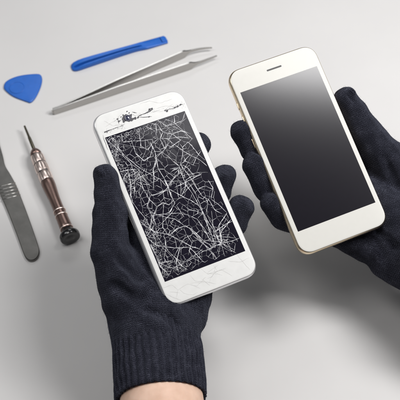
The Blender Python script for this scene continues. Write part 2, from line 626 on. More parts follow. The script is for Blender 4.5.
for _ in range(40):                                     # crushed glass where cracks meet
    q = random.choice(pts)
    cx, cy = random.choice(((-2.3, 2.0), (1.6, -3.9), (0.8, 0.95), (-2.5, 4.5), (-1.8, -4.4), (1.4, 4.3), (-2.4, -1.8)))
    b = np.array([cx + random.gauss(0, 0.35), cy + random.gauss(0, 0.4)])
    if abs(b[0]) < 2.8 and abs(b[1]) < 5.05:
        S.blob(b, random.uniform(0.012, 0.026), ZC + 0.0035, 6, random.uniform(1, 2), random.uniform(0, 3.1))
cr = link('crack_lines', mesh_pf('crack_lines', S.V, S.F), MAT['crack'], screen_l, smooth=False)

# bezel damage: fine grey cracks, dark gaps, bared camera
ZB = 0.027
S = Strips()


def bz(px, py):
    p = to_phone(PM_L, px, py, 0.025)
    return np.array([p[0], p[1]])


EXTRA = []
for k in range(9):                                      # faint hairlines over the bottom bezel
    t, q = random.uniform(0.08, 0.95), random.uniform(0.15, 0.85)
    p = [166 + 78 * t + 8 * q, 287 - 31 * t + 15 * q]
    a = random.choice((-0.35, -0.3, 0.9, -1.3, 0.5)) + random.gauss(0, 0.25)
    ln_ = [tuple(p)]
    for _ in range(random.randint(2, 4)):
        a += random.gauss(0, 0.45)
        p = [p[0] + 5 * math.cos(a), p[1] + 5 * math.sin(a)]
        u_ = to_phone(PM_L, p[0], p[1], 0.025)
        if abs(u_[0]) > 3.1 or not -6.65 < u_[1] < -5.28:
            break
        ln_.append(tuple(p))
    if len(ln_) > 1:
        EXTRA.append(ln_)
for line in [[(163, 288), (172, 285), (178, 290), (188, 284), (197, 286), (206, 277)], [(178, 290), (176, 298)], [(166, 294), (172, 297), (181, 300)], [(200, 268), (208, 274), (222, 270), (232, 276)],
             [(236, 254), (243, 262), (250, 270)], [(228, 261), (240, 262), (249, 258)], [(190, 275), (195, 281), (206, 282), (216, 284)], [(213, 264), (218, 272), (226, 268)], [(170, 292), (180, 293)],
             [(122, 113), (116, 120), (105, 127)], *EXTRA, [(140, 104), (149, 101), (160, 103), (172, 99)], [(156, 109), (166, 106), (178, 107)], [(150, 113), (163, 111), (173, 104)], [(104, 121), (113, 126), (124, 124)]]:
    S = Strips()
    S.add([bz(*p) for p in line], random.uniform(0.010, 0.020), ZB + 0.0002 * random.random())
    link('bezel_crack', mesh_pf('bezel_crack', S.V, S.F), MAT['crack_dark'], glass_l, smooth=False)
S = Strips()
for line, w in [([(104, 133), (108, 130.5), (113, 129), (119, 127), (125, 124)], 0.035), ([(138, 116.5), (145, 113.5), (152, 110)], 0.075), ([(140, 117.3), (147, 117), (152, 116.5)], 0.035), ([(164, 111), (170, 109), (176, 107.5), (183, 104)], 0.04),
                ([(103, 135), (104.5, 141), (108, 150)], 0.03), ([(118, 119), (119, 124)], 0.05), ([(132, 112), (137, 113)], 0.05), ([(153, 112), (160, 110)], 0.025)]:
    S.add([bz(*p) for p in line], w, ZB + 0.002)
for (px, py), r in [((105, 132), .05), ((107, 131.5), .06), ((109, 130.5), .05), ((117.5, 119), .05), ((119.5, 121), .06), ((121, 117), .04), ((127, 111.5), .05), ((149.5, 109.5), .09), ((152, 109), .07), ((149, 116.7), .05), ((167, 111), .07),
                    ((165, 110.5), .05), ((175, 107.5), .06), ((177.5, 106.3), .06), ((180.5, 104.6), .06), ((132, 119.5), .10), ((135, 118.5), .08), ((124, 121), .09), ((138, 117.3), .06), ((129, 113), .05), ((123, 115), .05)]:
    S.blob(bz(px, py), r, ZB + 0.003, sx=1.5, rot=0.35)
c = bz(127.5, 118)
# fine crumbled glass round the bared camera and along the top of the display
for _ in range(150):
    q0, q1, sg = random.choice(((bz(119, 121), bz(137, 115), 0.16), (bz(104, 133), bz(124, 125), 0.06), (bz(137, 117), bz(154, 109), 0.07), (bz(163, 111), bz(184, 104), 0.09)))
    q = q0 + (q1 - q0) * random.random() + np.array([random.gauss(0, sg), random.gauss(0, sg)])
    if math.hypot(*(q - c)) < 0.2:
        continue
    a = random.uniform(0, 6.28)
    S.add([q, q + np.array([math.cos(a), math.sin(a)]) * random.uniform(0.04, 0.16)], random.uniform(0.012, 0.035), ZB + 0.0015)
link('broken_gap', mesh_pf('broken_gap', S.V, S.F), MAT['hole'], glass_l, smooth=False)
S = Strips()
S.blob(c, 0.29, ZB + 0.004, 10, 1.3, 0.4)
link('camera_hole', mesh_pf('camera_hole', S.V, S.F), MAT['hole'], glass_l, smooth=False)
lr = link('camera_lens', lathe('camera_lens', (c[0], c[1], 0.02), (0, 0, 1), [(0, 0.22), (0.05, 0.22), (0.06, 0.205), (0.06, 0.17), (0.035, 0.16)], 32, True, True), MAT['lens_ring'], glass_l)
sharp(lr.data, 30)
le = link('lens_glass', lathe('lens_glass', (c[0], c[1], 0.056), (0, 0, 1), [(0, 0.15), (0.015, 0.13), (0.024, 0.08), (0.028, 0.02)], 24), MAT['lens'], glass_l)

# ------------------------------------------------------------------ gloved hands (signed distance field -> surface nets)


def round_cone(p, a, b, r1, r2):
    ba = b - a
    l2 = ba @ ba
    rr = r1 - r2
    a2 = l2 - rr * rr
    il2 = 1.0 / l2
    pa = p - a
    y = pa @ ba
    z = y - l2
    xx = ((pa * l2 - y[:, None] * ba) ** 2).sum(1)
    y2 = y * y * l2
    z2 = z * z * l2
    k = np.sign(rr) * rr * rr * xx
    d = (np.sqrt(xx * a2 * il2) + y * rr) * il2 - r1
    c1 = np.sign(z) * a2 * z2 > k
    c2 = (~c1) & (np.sign(y) * a2 * y2 < k)
    d = np.where(c1, np.sqrt(xx + z2) * il2 - r2, d)
    d = np.where(c2, np.sqrt(xx + y2) * il2 - r1, d)
    return d


def smin(a, b, k):
    h = np.clip(0.5 + 0.5 * (b - a) / k, 0, 1)
    return b * (1 - h) + a * h - k * h * (1 - h)


def surface_nets(fn, lo, hi, h):
    n = np.ceil((hi - lo) / h).astype(int) + 1
    ax = [lo[i] + h * np.arange(n[i]) for i in range(3)]
    D = np.empty(n, np.float64)
    Y, Z = np.meshgrid(ax[1], ax[2], indexing='ij')
    step = 12
    for i in range(0, n[0], step):
        xs = ax[0][i:i + step]
        P = np.empty((len(xs), n[1], n[2], 3))
        P[..., 0] = xs[:, None, None]
        P[..., 1] = Y[None]
        P[..., 2] = Z[None]
        D[i:i + step] = fn(P.reshape(-1, 3)).reshape(len(xs), n[1], n[2])
    sgn = D < 0
    cs = np.zeros(np.array(n) - 1, int)
    for dx in (0, 1):
        for dy in (0, 1):
            for dz in (0, 1):
                cs += sgn[dx:n[0] - 1 + dx, dy:n[1] - 1 + dy, dz:n[2] - 1 + dz]
    act = (cs > 0) & (cs < 8)
    idx = -np.ones(act.shape, int)
    ijk = np.argwhere(act)
    idx[tuple(ijk.T)] = np.arange(len(ijk))
    acc = np.zeros((len(ijk), 3))
    cnt = np.zeros(len(ijk))
    corners = [(a, b, c) for a in (0, 1) for b in (0, 1) for c in (0, 1)]
    for a in corners:
        for axis in range(3):
            if a[axis]:
                continue
            b = list(a)
            b[axis] = 1
            da = D[tuple((ijk + a).T)]
            db = D[tuple((ijk + b).T)]
            m = (da < 0) != (db < 0)
            t = np.where(m, da / np.where(m, da - db, 1), 0)
            pos = np.array(a, float)[None] + t[:, None] * np.eye(3)[axis][None]
            acc += np.where(m[:, None], pos, 0)
            cnt += m
    V = lo + h * (ijk + acc / cnt[:, None])
    quads = []
    for axis in range(3):
        u, v = (axis + 1) % 3, (axis + 2) % 3
        sl0 = [slice(None)] * 3
        sl1 = [slice(None)] * 3
        sl0[axis] = slice(0, -1)
        sl1[axis] = slice(1, None)
        ch = sgn[tuple(sl0)] != sgn[tuple(sl1)]
        e = np.argwhere(ch)
        e = e[(e[:, u] > 0) & (e[:, v] > 0) & (e[:, u] < n[u] - 1) & (e[:, v] < n[v] - 1)]
        eu = np.eye(3, dtype=int)[u]
        ev = np.eye(3, dtype=int)[v]
        q = np.stack([idx[tuple((e - eu - ev).T)], idx[tuple((e - ev).T)], idx[tuple(e.T)], idx[tuple((e - eu).T)]], 1)
        flip = ~sgn[tuple(e.T)]
        q[flip] = q[flip][:, ::-1]
        quads.append(q)
    return V, np.concatenate(quads)


def build_glove(spec, parent):
    P = spec['P']

    def pt(t):
        return to_world(P, to_phone(P, t[0], t[1], t[2]))

    chains = []                                         # list of (points, radii, kind)
    for nm, js in spec['fingers'].items():
        chains.append(([pt(j) for j in js], [j[3] for j in js], nm))
    wrist = np.array(spec['wrist'])
    wdir = np.array(spec['arm_dir'], float)
    wdir /= np.linalg.norm(wdir)
    pn = P[0][:, 2]                                     # palm faces the phone's back
    palmN = np.array(spec.get('palm_n', pn), float)
    lat = np.cross(wdir, palmN)
    lat /= np.linalg.norm(lat)
    nrm = np.cross(lat, wdir)
    ea, eb = spec['cuff_r']
    palm = []
    four = [c for c in chains if c[2] != 'thumb']
    k4 = len(four)
    # which way the finger row runs on the wrist
    row = four[-1][0][0] - four[0][0][0]
    sgn = 1.0 if row @ lat > 0 else -1.0
    for i, (ps, rs, nm) in enumerate(four):
        off = (i / (k4 - 1) - 0.5) * 2 * (ea - eb * 0.92)
        w = wrist + lat * sgn * off
        palm.append((ps[0], w, rs[0] * 1.05, eb * 0.93))
    wend = wrist + wdir * 1.6
    for s in (-1, 1):
        palm.append((wrist + lat * s * (ea - eb * 0.95), wend + lat * s * (ea - eb * 0.95), eb * 0.95, eb * 0.95))
    bumps = [(pt(a), pt(b), ra, rb, k) for a, b, ra, rb, k in spec.get('bumps', [])]
    tm = [c for c in chains if c[2] == 'thumb'][0]

    def wob(p):
        return 0.05 * (np.sin(p[:, 0] * 2.1 + 1.3 * np.sin(p[:, 1] * 1.7)) * np.sin(p[:, 1] * 2.6 + p[:, 2] * 1.9)) + 0.03 * np.sin(p[:, 0] * 5.3 + p[:, 1] * 3.1) * np.sin(p[:, 2] * 4.7 - p[:, 1] * 4.1)

    fl = spec.get('tuft', 0.0)

    def sdf(p):
        d = None
        for a, b, r1, r2 in palm:
            e = round_cone(p, a, b, r1, r2)
            d = e if d is None else smin(d, e, 0.9)
        f = None
        for ps, rs, nm in four:
            c = None
            for i in range(len(ps) - 1):
                e = round_cone(p, ps[i], ps[i + 1], rs[i], rs[i + 1])
                c = e if c is None else smin(c, e, 0.18)
            f = c if f is None else smin(f, c, 0.07)
        d = smin(d, f, 0.45)
        c = None
        ps, rs = tm[0], tm[1]
        for i in range(len(ps) - 1):
            e = round_cone(p, ps[i], ps[i + 1], rs[i], rs[i + 1])
            c = e if c is None else smin(c, e, 0.22)
        d = smin(d, c, spec.get('thumb_k', 0.5))
        for a, b, ra, rb, k in bumps:
            d = smin(d, round_cone(p, a, b, ra, rb), k)
        for sg, a, b, ra, rb, k in folds:
            e = round_cone(p, a, b, ra, rb)
            d = smin(d, e, k) if sg > 0 else -smin(-d, e, k)
        d = d + wob(p)
        return d

    folds = []

    def on_surface(px, py):
        d = ray(px, py)
        d = d / np.linalg.norm(d)
        t = 55.0
        for _ in range(120):
            e = sdf((CAM + d * t)[None])[0]
            t += e * 0.8
            if e < 0.004:
                break
        return CAM + d * t, d

    pend = []
    for sg, pa, pb, ra, rb, lift, k in spec.get('folds', []):   # wool folds and creases lying on the surface
        (qa, da), (qb, db) = on_surface(*pa), on_surface(*pb)
        pend.append((sg, qa + da * (ra * sg * 0.75 - lift * sg), qb + db * (rb * sg * 0.75 - lift * sg), ra, rb, k))
    folds += pend

    allp = np.array([q for ps, rs, nm in chains for q in ps] + [wrist, wend])
    lo = allp.min(0) - 3.6
    hi = allp.max(0) + 3.6
    V, F = surface_nets(sdf, lo, hi, spec.get('h', 0.1))
    for _ in range(2):
        d = sdf(V)
        g = np.stack([(sdf(V + e) - d) / 1e-3 for e in np.eye(3) * 1e-3], 1)
        V = V - (d / np.maximum(1e-6, (g ** 2).sum(1)))[:, None] * g * 0.8
    # --- clear the phone: press the wool back from the phone's slab
    # knit coordinates
    segs = []
    for ci, (ps, rs, nm) in enumerate(chains):
        acc = 9.0
        for i in range(len(ps) - 1):
            L = np.linalg.norm(ps[i + 1] - ps[i])
            segs.append((ps[i], ps[i + 1], rs[i], rs[i + 1], acc, ci * 7.0))
            acc += L
    for a, b, r1, r2 in palm[:k4]:
        segs.append((b, a, r2, r1, 9.0 - np.linalg.norm(b - a), None))
    best = np.full(len(V), 1e9)
    UV = np.zeros((len(V), 2))
    for a, b, r1, r2, v0, u0 in segs:
        d = round_cone(V, a, b, r1, r2)
        m = d < best
        ax = (b - a) / np.linalg.norm(b - a)
        if u0 is None:
            u = (V - wrist) @ lat
            vv_ = -((V - wrist) @ wdir)
        else:
            _, e1, e2 = frame(ax, palmN)
            q = V - a
            ang = np.arctan2(q @ e2, q @ e1)
            u = u0 + ang * max(r1, r2) * 0.95
            vv_ = v0 + q @ ax
        UV[m, 0] = u[m]
        UV[m, 1] = vv_[m]
        best = np.where(m, d, best)
    # soften seams of the field
    E = np.concatenate([F[:, [0, 1]], F[:, [1, 2]], F[:, [2, 3]], F[:, [3, 0]]])
    for _ in range(12):
        du = UV[E[:, 1]] - UV[E[:, 0]]
        ok = np.abs(du).max(1) < 0.9
        s = np.zeros_like(UV)
        c = np.zeros(len(UV))
        for k_ in (0, 1):
            s[:, k_] = np.bincount(E[ok, 0], du[ok, k_], len(UV))
        c = np.bincount(E[ok, 0], None, len(UV))
        UV += 0.5 * s / np.maximum(1, c)[:, None]
    # outward normals
    n = np.cross(V[F[:, 2]] - V[F[:, 0]], V[F[:, 3]] - V[F[:, 1]])
    VN = np.zeros_like(V)
    for k_ in range(4):
        for j in range(3):
            VN[:, j] += np.bincount(F[:, k_], n[:, j], len(V))
    VN /= np.linalg.norm(VN, axis=1)[:, None] + 1e-9
    uvc = UV[F]                                         # per corner, no wrap across the seam
    big = np.abs(uvc[:, :, 0].max(1) - uvc[:, :, 0].min(1)) > 2.0
    uvc[big, :, 0] = uvc[big, :1, 0]
    uvc[big, :, 1] = uvc[big, :1, 1]
    # loose wool fibres
    nf = spec.get('fuzz', 16000)
    k_ = RNG.integers(0, len(V), nf)
    base = V[k_] - VN[k_] * 0.01
    rd = RNG.normal(size=(nf, 3))
    rd /= np.linalg.norm(rd, axis=1)[:, None]
    dirn = VN[k_] * 0.55 + rd * 0.75
    dirn /= np.linalg.norm(dirn, axis=1)[:, None]
    L = RNG.uniform(0.04, 0.13, nf)[:, None]
    side = np.cross(dirn, RNG.normal(size=(nf, 3)))
    side /= np.linalg.norm(side, axis=1)[:, None]
    w = 0.0042
    bend = RNG.normal(size=(nf, 3)) * 0.05
    a0, a1 = base - side * w, base + side * w
    m0, m1 = base + dirn * L * 0.55 - side * w * 0.8, base + dirn * L * 0.55 + side * w * 0.8
    t0, t1 = base + dirn * L + bend - side * w * 0.3, base + dirn * L + bend + side * w * 0.3
    FV = np.stack([a0, a1, m1, m0, t1, t0], 1).reshape(-1, 3)
    o = len(V) + np.arange(nf) * 6
    FF = np.concatenate([np.stack([o, o + 1, o + 2, o + 3], 1), np.stack([o + 3, o + 2, o + 4, o + 5], 1)])
    fuv = np.repeat(UV[k_][:, None, :], 4, 1)
    V2 = np.concatenate([V, FV])
    F2 = np.concatenate([F, FF])
    uv2 = np.concatenate([uvc.reshape(-1, 2), np.concatenate([fuv, fuv]).reshape(-1, 2)])
    me = mesh_np('glove', V2, F2, uv2)
    me.materials.append(MAT['knit'])
    me.shade_smooth()
    g = bpy.data.objects.new('glove', me)
    COL.objects.link(g)

    # ---- ribbed cuff
    nr, sub = spec.get('ribs', 38), 8
    n = nr * sub
    L = spec['cuff_len']
    prof = []
    m = 40
    for i in range(m + 1):
        s = i / m
        prof.append((0.2 + s * (L - 0.2), 0.03 + 0.05 * math.sin(math.pi * s) + 0.05 * s))
    prof += [(L + 0.06, 0.02), (L + 0.04, -0.10), (L - 0.15, -0.20), (L - 0.9, -0.24)]
    Vc, UVc = [], []
    for i, (t, dr) in enumerate(prof):
        c = wrist + wdir * t + nrm * spec.get('sag', 0.0) * t * t
        for k in range(n):
            a = 2 * math.pi * k / n
            rib = 0.5 + 0.5 * math.cos(nr * a + 0.7 * math.sin(t * 1.9 + a * 3) * 0.35)
            rr = dr + 0.085 * rib ** 0.7 * 1.9 - 0.07 + 0.05 * math.sin(t * 2.3 + 3 * a) * math.sin(2 * a + t) + 0.02 * math.sin(9 * a + 4 * t)
            if i == 0:
                rr -= 0.15
            Vc.append(c + (ea + rr) * math.cos(a) * lat + (eb + rr) * math.sin(a) * nrm)
            UVc.append((k / n * nr * 0.38, t))
    Vc = np.array(Vc)
    UVc = np.array(UVc)
    Fc, Uc = [], []
    for i in range(len(prof) - 1):
        for k in range(n):
            k1 = (k + 1) % n
            q = (i * n + k, i * n + k1, (i + 1) * n + k1, (i + 1) * n + k)
            Fc.append(q)
            us = UVc[list(q)].copy()
            if k1 == 0:
                us[1, 0] += nr * 0.38
                us[2, 0] += nr * 0.38
            Uc.append(us)
    Fc = np.array(Fc)[:, ::-1]
    Uc = np.array(Uc)[:, ::-1]
    nf = spec.get('fuzz', 16000) // 4
    k_ = RNG.integers(0, len(prof[:-3]) * n, nf)
    cen = wrist + np.outer((Vc[k_] - wrist) @ wdir, wdir)
    nn = Vc[k_] - cen
    nn /= np.linalg.norm(nn, axis=1)[:, None]
    rd = RNG.normal(size=(nf, 3))
    dirn = nn * 0.6 + 0.5 * rd
    dirn /= np.linalg.norm(dirn, axis=1)[:, None]
    Lf = RNG.uniform(0.04, 0.12, nf)[:, None]
    side = np.cross(dirn, RNG.normal(size=(nf, 3)))
    side /= np.linalg.norm(side, axis=1)[:, None]
    bs = Vc[k_]
    FV = np.stack([bs - side * w, bs + side * w, bs + dirn * Lf + side * w * .4, bs + dirn * Lf - side * w * .4], 1).reshape(-1, 3)
    o = len(Vc) + np.arange(nf) * 4
    FF = np.stack([o, o + 1, o + 2, o + 3], 1)
    fu = np.repeat(UVc[k_][:, None, :], 4, 1)
    me = mesh_np('cuff', np.concatenate([Vc, FV]), np.concatenate([Fc, FF]), np.concatenate([Uc.reshape(-1, 2), fu.reshape(-1, 2)]))
    me.materials.append(MAT['cuff'])
    me.shade_smooth()
    cf = bpy.data.objects.new('cuff', me)
    COL.objects.link(cf)

    # ---- forearm
    rings = []
    for i in range(30):
        t = L - 1.6 + i * 1.0
        s = i / 29
        c = wrist + wdir * t + nrm * spec.get('sag', 0.0) * min(t, 6) ** 2
        ra, rb = ea * (0.93 + 0.28 * s), eb * (0.93 + 0.42 * s)
        rings.append([c + ra * math.cos(a) * lat + rb * math.sin(a) * nrm for a in np.linspace(0, 2 * math.pi, 72, endpoint=False)])
    arm = link('forearm', loft('forearm', rings), MAT['skin'])
    base = thing('gloved_hand', spec['label'], 'hand', loc=tuple(wrist), group='hands in dark knit gloves')
    for o in (g, arm):
        o.parent = base
        o.matrix_parent_inverse = Matrix.Translation(-Vector(wrist))
    cf.parent = g
    return base


LEFT = dict(
    P=PM_L, label='left hand in a dark knit glove under the shattered phone, bare wrist showing',
    fingers={
        'index': [(143, 226, -2.2, 1.15), (172, 182, -1.95, 0.95), (189, 159, -1.65, 0.86), (199.5, 144, -1.25, 0.80)],
        'middle': [(160, 238, -2.4, 1.15), (197, 207, -2.1, 0.97), (217, 191, -1.6, 0.90), (224, 176.5, -0.75, 0.84)],
        'ring': [(177, 254, -2.4, 1.15), (214, 240, -2.1, 0.97), (233, 224, -1.55, 0.92), (241, 207.5, -0.75, 0.86)],
        'little': [(188, 275, -2.3, 1.1), (212, 262, -2.0, 0.88), (224, 250, -1.8, 0.80), (229, 238, -1.55, 0.74)],
        'thumb': [(130.5, 300, -2.0, 1.92), (110.5, 250, -1.15, 1.28), (110, 213, -0.6, 1.08), (108.5, 195, -0.35, 0.87), (105.5, 177, -0.25, 0.84)],
    },
    wrist=None, arm_dir=(0.105, -1.0, 0.02), cuff_r=(2.78, 2.3), cuff_len=5.35,
    bumps=[((193, 286, -1.95), (187.5, 314.5, -2.0), 1.38, 1.36, 0.22), ],
    folds=[(1, (99, 170), (103, 173), 0.26, 0.22, 0.13, 0.12), (-1, (104, 168), (108, 177), 0.07, 0.07, 0.03, 0.10), (-1, (167, 309), (176, 326), 0.22, 0.30, 0.08, 0.25), (-1, (150, 310), (172, 322), 0.2, 0.25, 0.10, 0.3), (1, (128, 318), (160, 326), 0.45, 0.5, -0.30, 0.4), (-1, (112, 285), (140, 300), 0.25, 0.3, 0.12, 0.4), (-1, (120, 262), (140, 280), 0.2, 0.2, 0.08, 0.4)],
    h=0.1, fuzz=20000)
LEFT['wrist'] = at(154.8, 323, 5.9)

RIGHTH = dict(
    P=PM_R, label='right hand in a dark knit glove under the intact phone with clean screen',
    fingers={
        'index': [(356, 188, -2.3, 1.15), (286, 176, -2.0, 0.95), (254, 150, -1.25, 0.86), (241.5, 131, -0.75, 0.78)],
        'middle': [(366, 211, -2.5, 1.15), (302, 209, -2.1, 0.97), (267, 189, -1.35, 0.90), (254.5, 165, -0.75, 0.84)],
        'ring': [(376, 235, -2.5, 1.15), (316, 229, -2.1, 0.95), (284, 217, -1.4, 0.88), (271.5, 204, -0.85, 0.80)],
        'little': [(386, 257, -2.5, 1.15), (350, 241, -2.2, 0.92), (332, 232, -1.9, 0.84), (316, 224, -1.6, 0.76)],
        'thumb': [(430, 220, -2.2, 2.0), (390, 163, -1.35, 1.45), (365.5, 132, -0.95, 1.08), (355.5, 112.5, -0.7, 0.84), (346, 98.5, -0.55, 0.82)],
    },
    wrist=None, arm_dir=(0.85, -0.50, -0.10), cuff_r=(3.12, 2.5), cuff_len=4.6,
    bumps=[((392, 262, -2.4), (440, 285, -2.6), 1.4, 1.7, 0.6), ((394, 170, -2.2), (354, 152, -2.2), 1.25, 1.05, 0.6)],
    folds=[(1, (353, 93), (351, 91), 0.22, 0.2, 0.13, 0.12), (-1, (347, 95), (353, 101), 0.07, 0.07, 0.03, 0.10), (-1, (384, 158), (396, 185), 0.2, 0.25, 0.10, 0.35), (-1, (378, 232), (394, 246), 0.2, 0.25, 0.1, 0.35)],
    h=0.1, fuzz=20000)
RIGHTH['wrist'] = at(470, 276, 6.2)

hand_l = build_glove(LEFT, None)
hand_r = build_glove(RIGHTH, None)

# ------------------------------------------------------------------ tools on the table


def poly_table(pxs, z=0.0):
    return [at(x, y, z)[:2] for x, y in pxs]


def smooth_poly(pts, it=2):
    for _ in range(it):
        out = []
        for a, b in zip(pts, pts[1:] + pts[:1]):
            a, b = np.asarray(a), np.asarray(b)
            out += [a * 0.75 + b * 0.25, a * 0.25 + b * 0.75]
        pts = out
    return pts


def inset_poly(pts, d):
    pts = [np.asarray(p) for p in pts]
    n = len(pts)
    A = sum(pts[i][0] * pts[(i + 1) % n][1] - pts[(i + 1) % n][0] * pts[i][1] for i in range(n))
    out = []
    for i in range(n):
        t = pts[(i + 1) % n] - pts[i - 1]
        t = t / np.linalg.norm(t)
        nr = np.array([-t[1], t[0]]) * (1 if A > 0 else -1)
        out.append(pts[i] + nr * d)
    return out


# --- triangular opening pick
out = smooth_poly(poly_table([(3.5, 88), (5.5, 82), (18, 76.5), (36, 74.5), (42, 75.5), (42.5, 84), (36.5, 98), (31, 104), (27, 102.5), (13, 97.5), (5, 91)]), 3)
ctr = np.mean(out, 0)
rings = []
for ins, z in ((0.05, 0.004), (0.0, 0.05), (0.0, 0.10), (0.03, 0.155), (0.09, 0.18), (0.16, 0.185)):
    rings.append([(x - ctr[0], y - ctr[1], z) for x, y in inset_poly(out, ins)])
for f in (0.7, 0.4, 0.1):
    b = inset_poly(out, 0.16)
    rings.append([((x - ctr[0]) * f, (y - ctr[1]) * f, 0.185 + 0.03 * (1 - f)) for x, y in b])
pk = link('opening_pick', loft('opening_pick', rings), MAT['blue'])
pk.location = (ctr[0], ctr[1], 0)
tag(pk, 'small blue plastic triangular opening pick lying at the far left of the table', 'opening pick')
# raised thumb ring on the pick
a0 = at(17, 87.5, 0.2)
rr_ = []
for k in range(48):
    a = 2 * math.pi * k / 48
    c = np.array([a0[0] - ctr[0] + 0.62 * math.cos(a), a0[1] - ctr[1] + 0.62 * math.sin(a), 0.203])
    rr_.append([c + 0.045 * (math.cos(b) * np.array([math.cos(a), math.sin(a), 0]) + 0.6 * math.sin(b) * np.array([0, 0, 1])) for b in np.linspace(0, 2 * math.pi, 8, endpoint=False)])
rr_.append(rr_[0])
link('raised_ring', loft('raised_ring', rr_, False, False), MAT['blue'], pk)

# --- pry tool
A = at(71.5, 67.5, 0.2)
B = at(166, 38.5, 0.2)
ax = (B - A) / np.linalg.norm(B - A)
LN = np.linalg.norm(B - A)
sd = np.cross([0, 0, 1], ax)
pt_ = thing('pry_tool', 'long blue plastic pry tool lying behind the tweezers', 'pry tool', loc=(A[0], A[1], 0))


def pp(s, w, z):
    return A - np.array([A[0], A[1], A[2]]) + ax * s + sd * w + np.array([0, 0, z])


# half width profile and thickness along the tool
prof = [(0.0, 0.16, 0.12), (0.05, 0.30, 0.16), (0.15, 0.40, 0.22), (0.35, 0.47, 0.30), (0.7, 0.48, 0.40), (1.2, 0.46, 0.46), (2.2, 0.42, 0.48), (3.4, 0.37, 0.48), (4.6, 0.33, 0.47), (5.5, 0.32, 0.44), (6.0, 0.34, 0.40), (6.4, 0.40, 0.34), (6.8, 0.45, 0.26), (LN - 0.1, 0.46, 0.16), (LN, 0.44, 0.12)]
rings = []
for s, w, t in prof:
    chn = 0.8 if 0.3 < s < 6.2 else 0.0                  # a lengthwise channel in the top
    cw = w * 0.30
    dp = t * chn
    off = -0.30 * w
    rings.append([pp(s, x, z) for x, z in ((-w * 0.92, 0.004), (w * 0.92, 0.004), (w, t * 0.35), (w * 0.97, t * 0.85), (w * 0.88, t), (off + cw, t), (off + cw * 0.7, t - dp), (off - cw * 0.7, t - dp), (off - cw, t), (-w * 0.88, t), (-w * 0.97, t * 0.85), (-w, t * 0.35))])
pb = link('tool_body', loft('tool_body', rings), MAT['blue'], pt_)
sharp(pb.data, 40)
nb = loft('chisel_tip', [[pp(s, x, z) for x, z in ((-w, 0.02), (w, 0.02), (w, t), (-w, t))] for s, w, t in ((LN - 0.45, 0.30, 0.30), (LN - 0.2, 0.30, 0.24), (LN + 0.05, 0.28, 0.17))])
link('chisel_tip', bevelled(nb, 0.03), MAT['blue'], pt_)

# --- tweezers: two steel bands standing on edge, joined at the closed end
J = at(53.5, 113.5, 0.0)
T1 = at(196, 67.0, 0.0)
dirF = (T1 - J) / np.linalg.norm(T1 - J)
LF = np.linalg.norm(T1 - J)
sdF = np.cross([0, 0, 1], dirF)
tw = thing('tweezers', 'steel tweezers with open curved tips lying between pry tool and broken phone', 'tweezers', loc=(J[0], J[1], 0))


def band(path, heights, th, name):
    """path: list of (x,y), heights: list of (z0,z1)"""
    P2 = [np.array(p) for p in path]
    rings = []
    n = len(P2)
    for i in range(n):
        t = P2[min(i + 1, n - 1)] - P2[max(i - 1, 0)]
        t = t / np.linalg.norm(t)
        nr = np.array([-t[1], t[0]])
        z0, z1 = heights[i]
        hw = th[i] / 2
        b = min(0.012, hw * 0.4)
        a, c = P2[i] + nr * hw, P2[i] - nr * hw
        a2, c2 = P2[i] + nr * (hw - b), P2[i] - nr * (hw - b)
        rings.append([(c[0], c[1], z0 + b), (c[0], c[1], z1 - b), (c2[0], c2[1], z1), (a2[0], a2[1], z1), (a[0], a[1], z1 - b), (a[0], a[1], z0 + b), (a2[0], a2[1], z0), (c2[0], c2[1], z0)])
    me = loft(name, rings)
    bm = bmesh.new()
    bm.from_mesh(me)
    bmesh.ops.recalc_face_normals(bm, faces=bm.faces)
    bm.to_mesh(me)
    bm.free()
    sharp(me, 35)
    return me


def arm_path(open_w, bow):
    path, hs, th = [], [], []
    TIP = 2.0
    for k in range(61):
        s = k / 60 * (LF + TIP)
        f = s / LF
        lat_ = 0.02 + open_w * max(0, min(1, f) - 0.06) ** 1.15 + bow * math.sin(math.pi * min(1, f))
        sh_ = max(0, min(1, (f - 0.955) / 0.045))
        sh_ = sh_ * sh_ * (3 - 2 * sh_)                 # shoulder where the wide band turns into the slim tip
        z0 = 0.03 + 0.30 * sh_
        z1 = 0.62 + 0.26 * min(1, f * 2.2) - 0.24 * sh_
        if s > LF:                                      # the slim tip bends
            q = (s - LF) / TIP
            z0 += 0.02 * q
            z1 -= 0.17 * q
            lat_ += (0.10 * q - 0.42 * q * q) if open_w > 0.5 else (0.10 * q + 0.06 * q * q)
        path.append(dirF[:2] * s + sdF[:2] * lat_)
        hs.append((z0, z1))
        th.append(0.15 - 0.05 * sh_)
    return path, hs, th


for ow, bw in ((1.55, 0.06), (0.10, 0.0)):
    pa, hs, th = arm_path(ow, bw)
    if ow < 0.5:
        pa = [p - sdF[:2] * 0.15 for p in pa]
    link('tweezer_arm', band(pa, hs, th, 'tweezer_arm'), MAT['steel'], tw)
pa = [dirF[:2] * s + sdF[:2] * (-0.06) for s in (-0.12, 0.3, 0.9, 1.5)]
link('joint_block', band(pa, [(0.08, 0.58)] * 4, [0.10] * 4, 'joint_block'), MAT['steel'], tw)

# --- precision screwdriver
r_cap = 0.80
P0 = at(24.5, 126, 0.62)
P1 = at(70.5, 238, 0.80)
sdv = thing('screwdriver', 'small precision screwdriver with scaled metal grip and black end cap', 'screwdriver', loc=tuple((P0[0], P0[1], 0)))
axs = P1 - P0
SL = np.linalg.norm(axs)
axs = axs / SL
o0 = np.array([0, 0, P0[2]])


def sp_(px, py):
    """distance along the screwdriver of a photo point"""
    q = at(px, py, 0.7)
    return float((q - P0) @ axs)


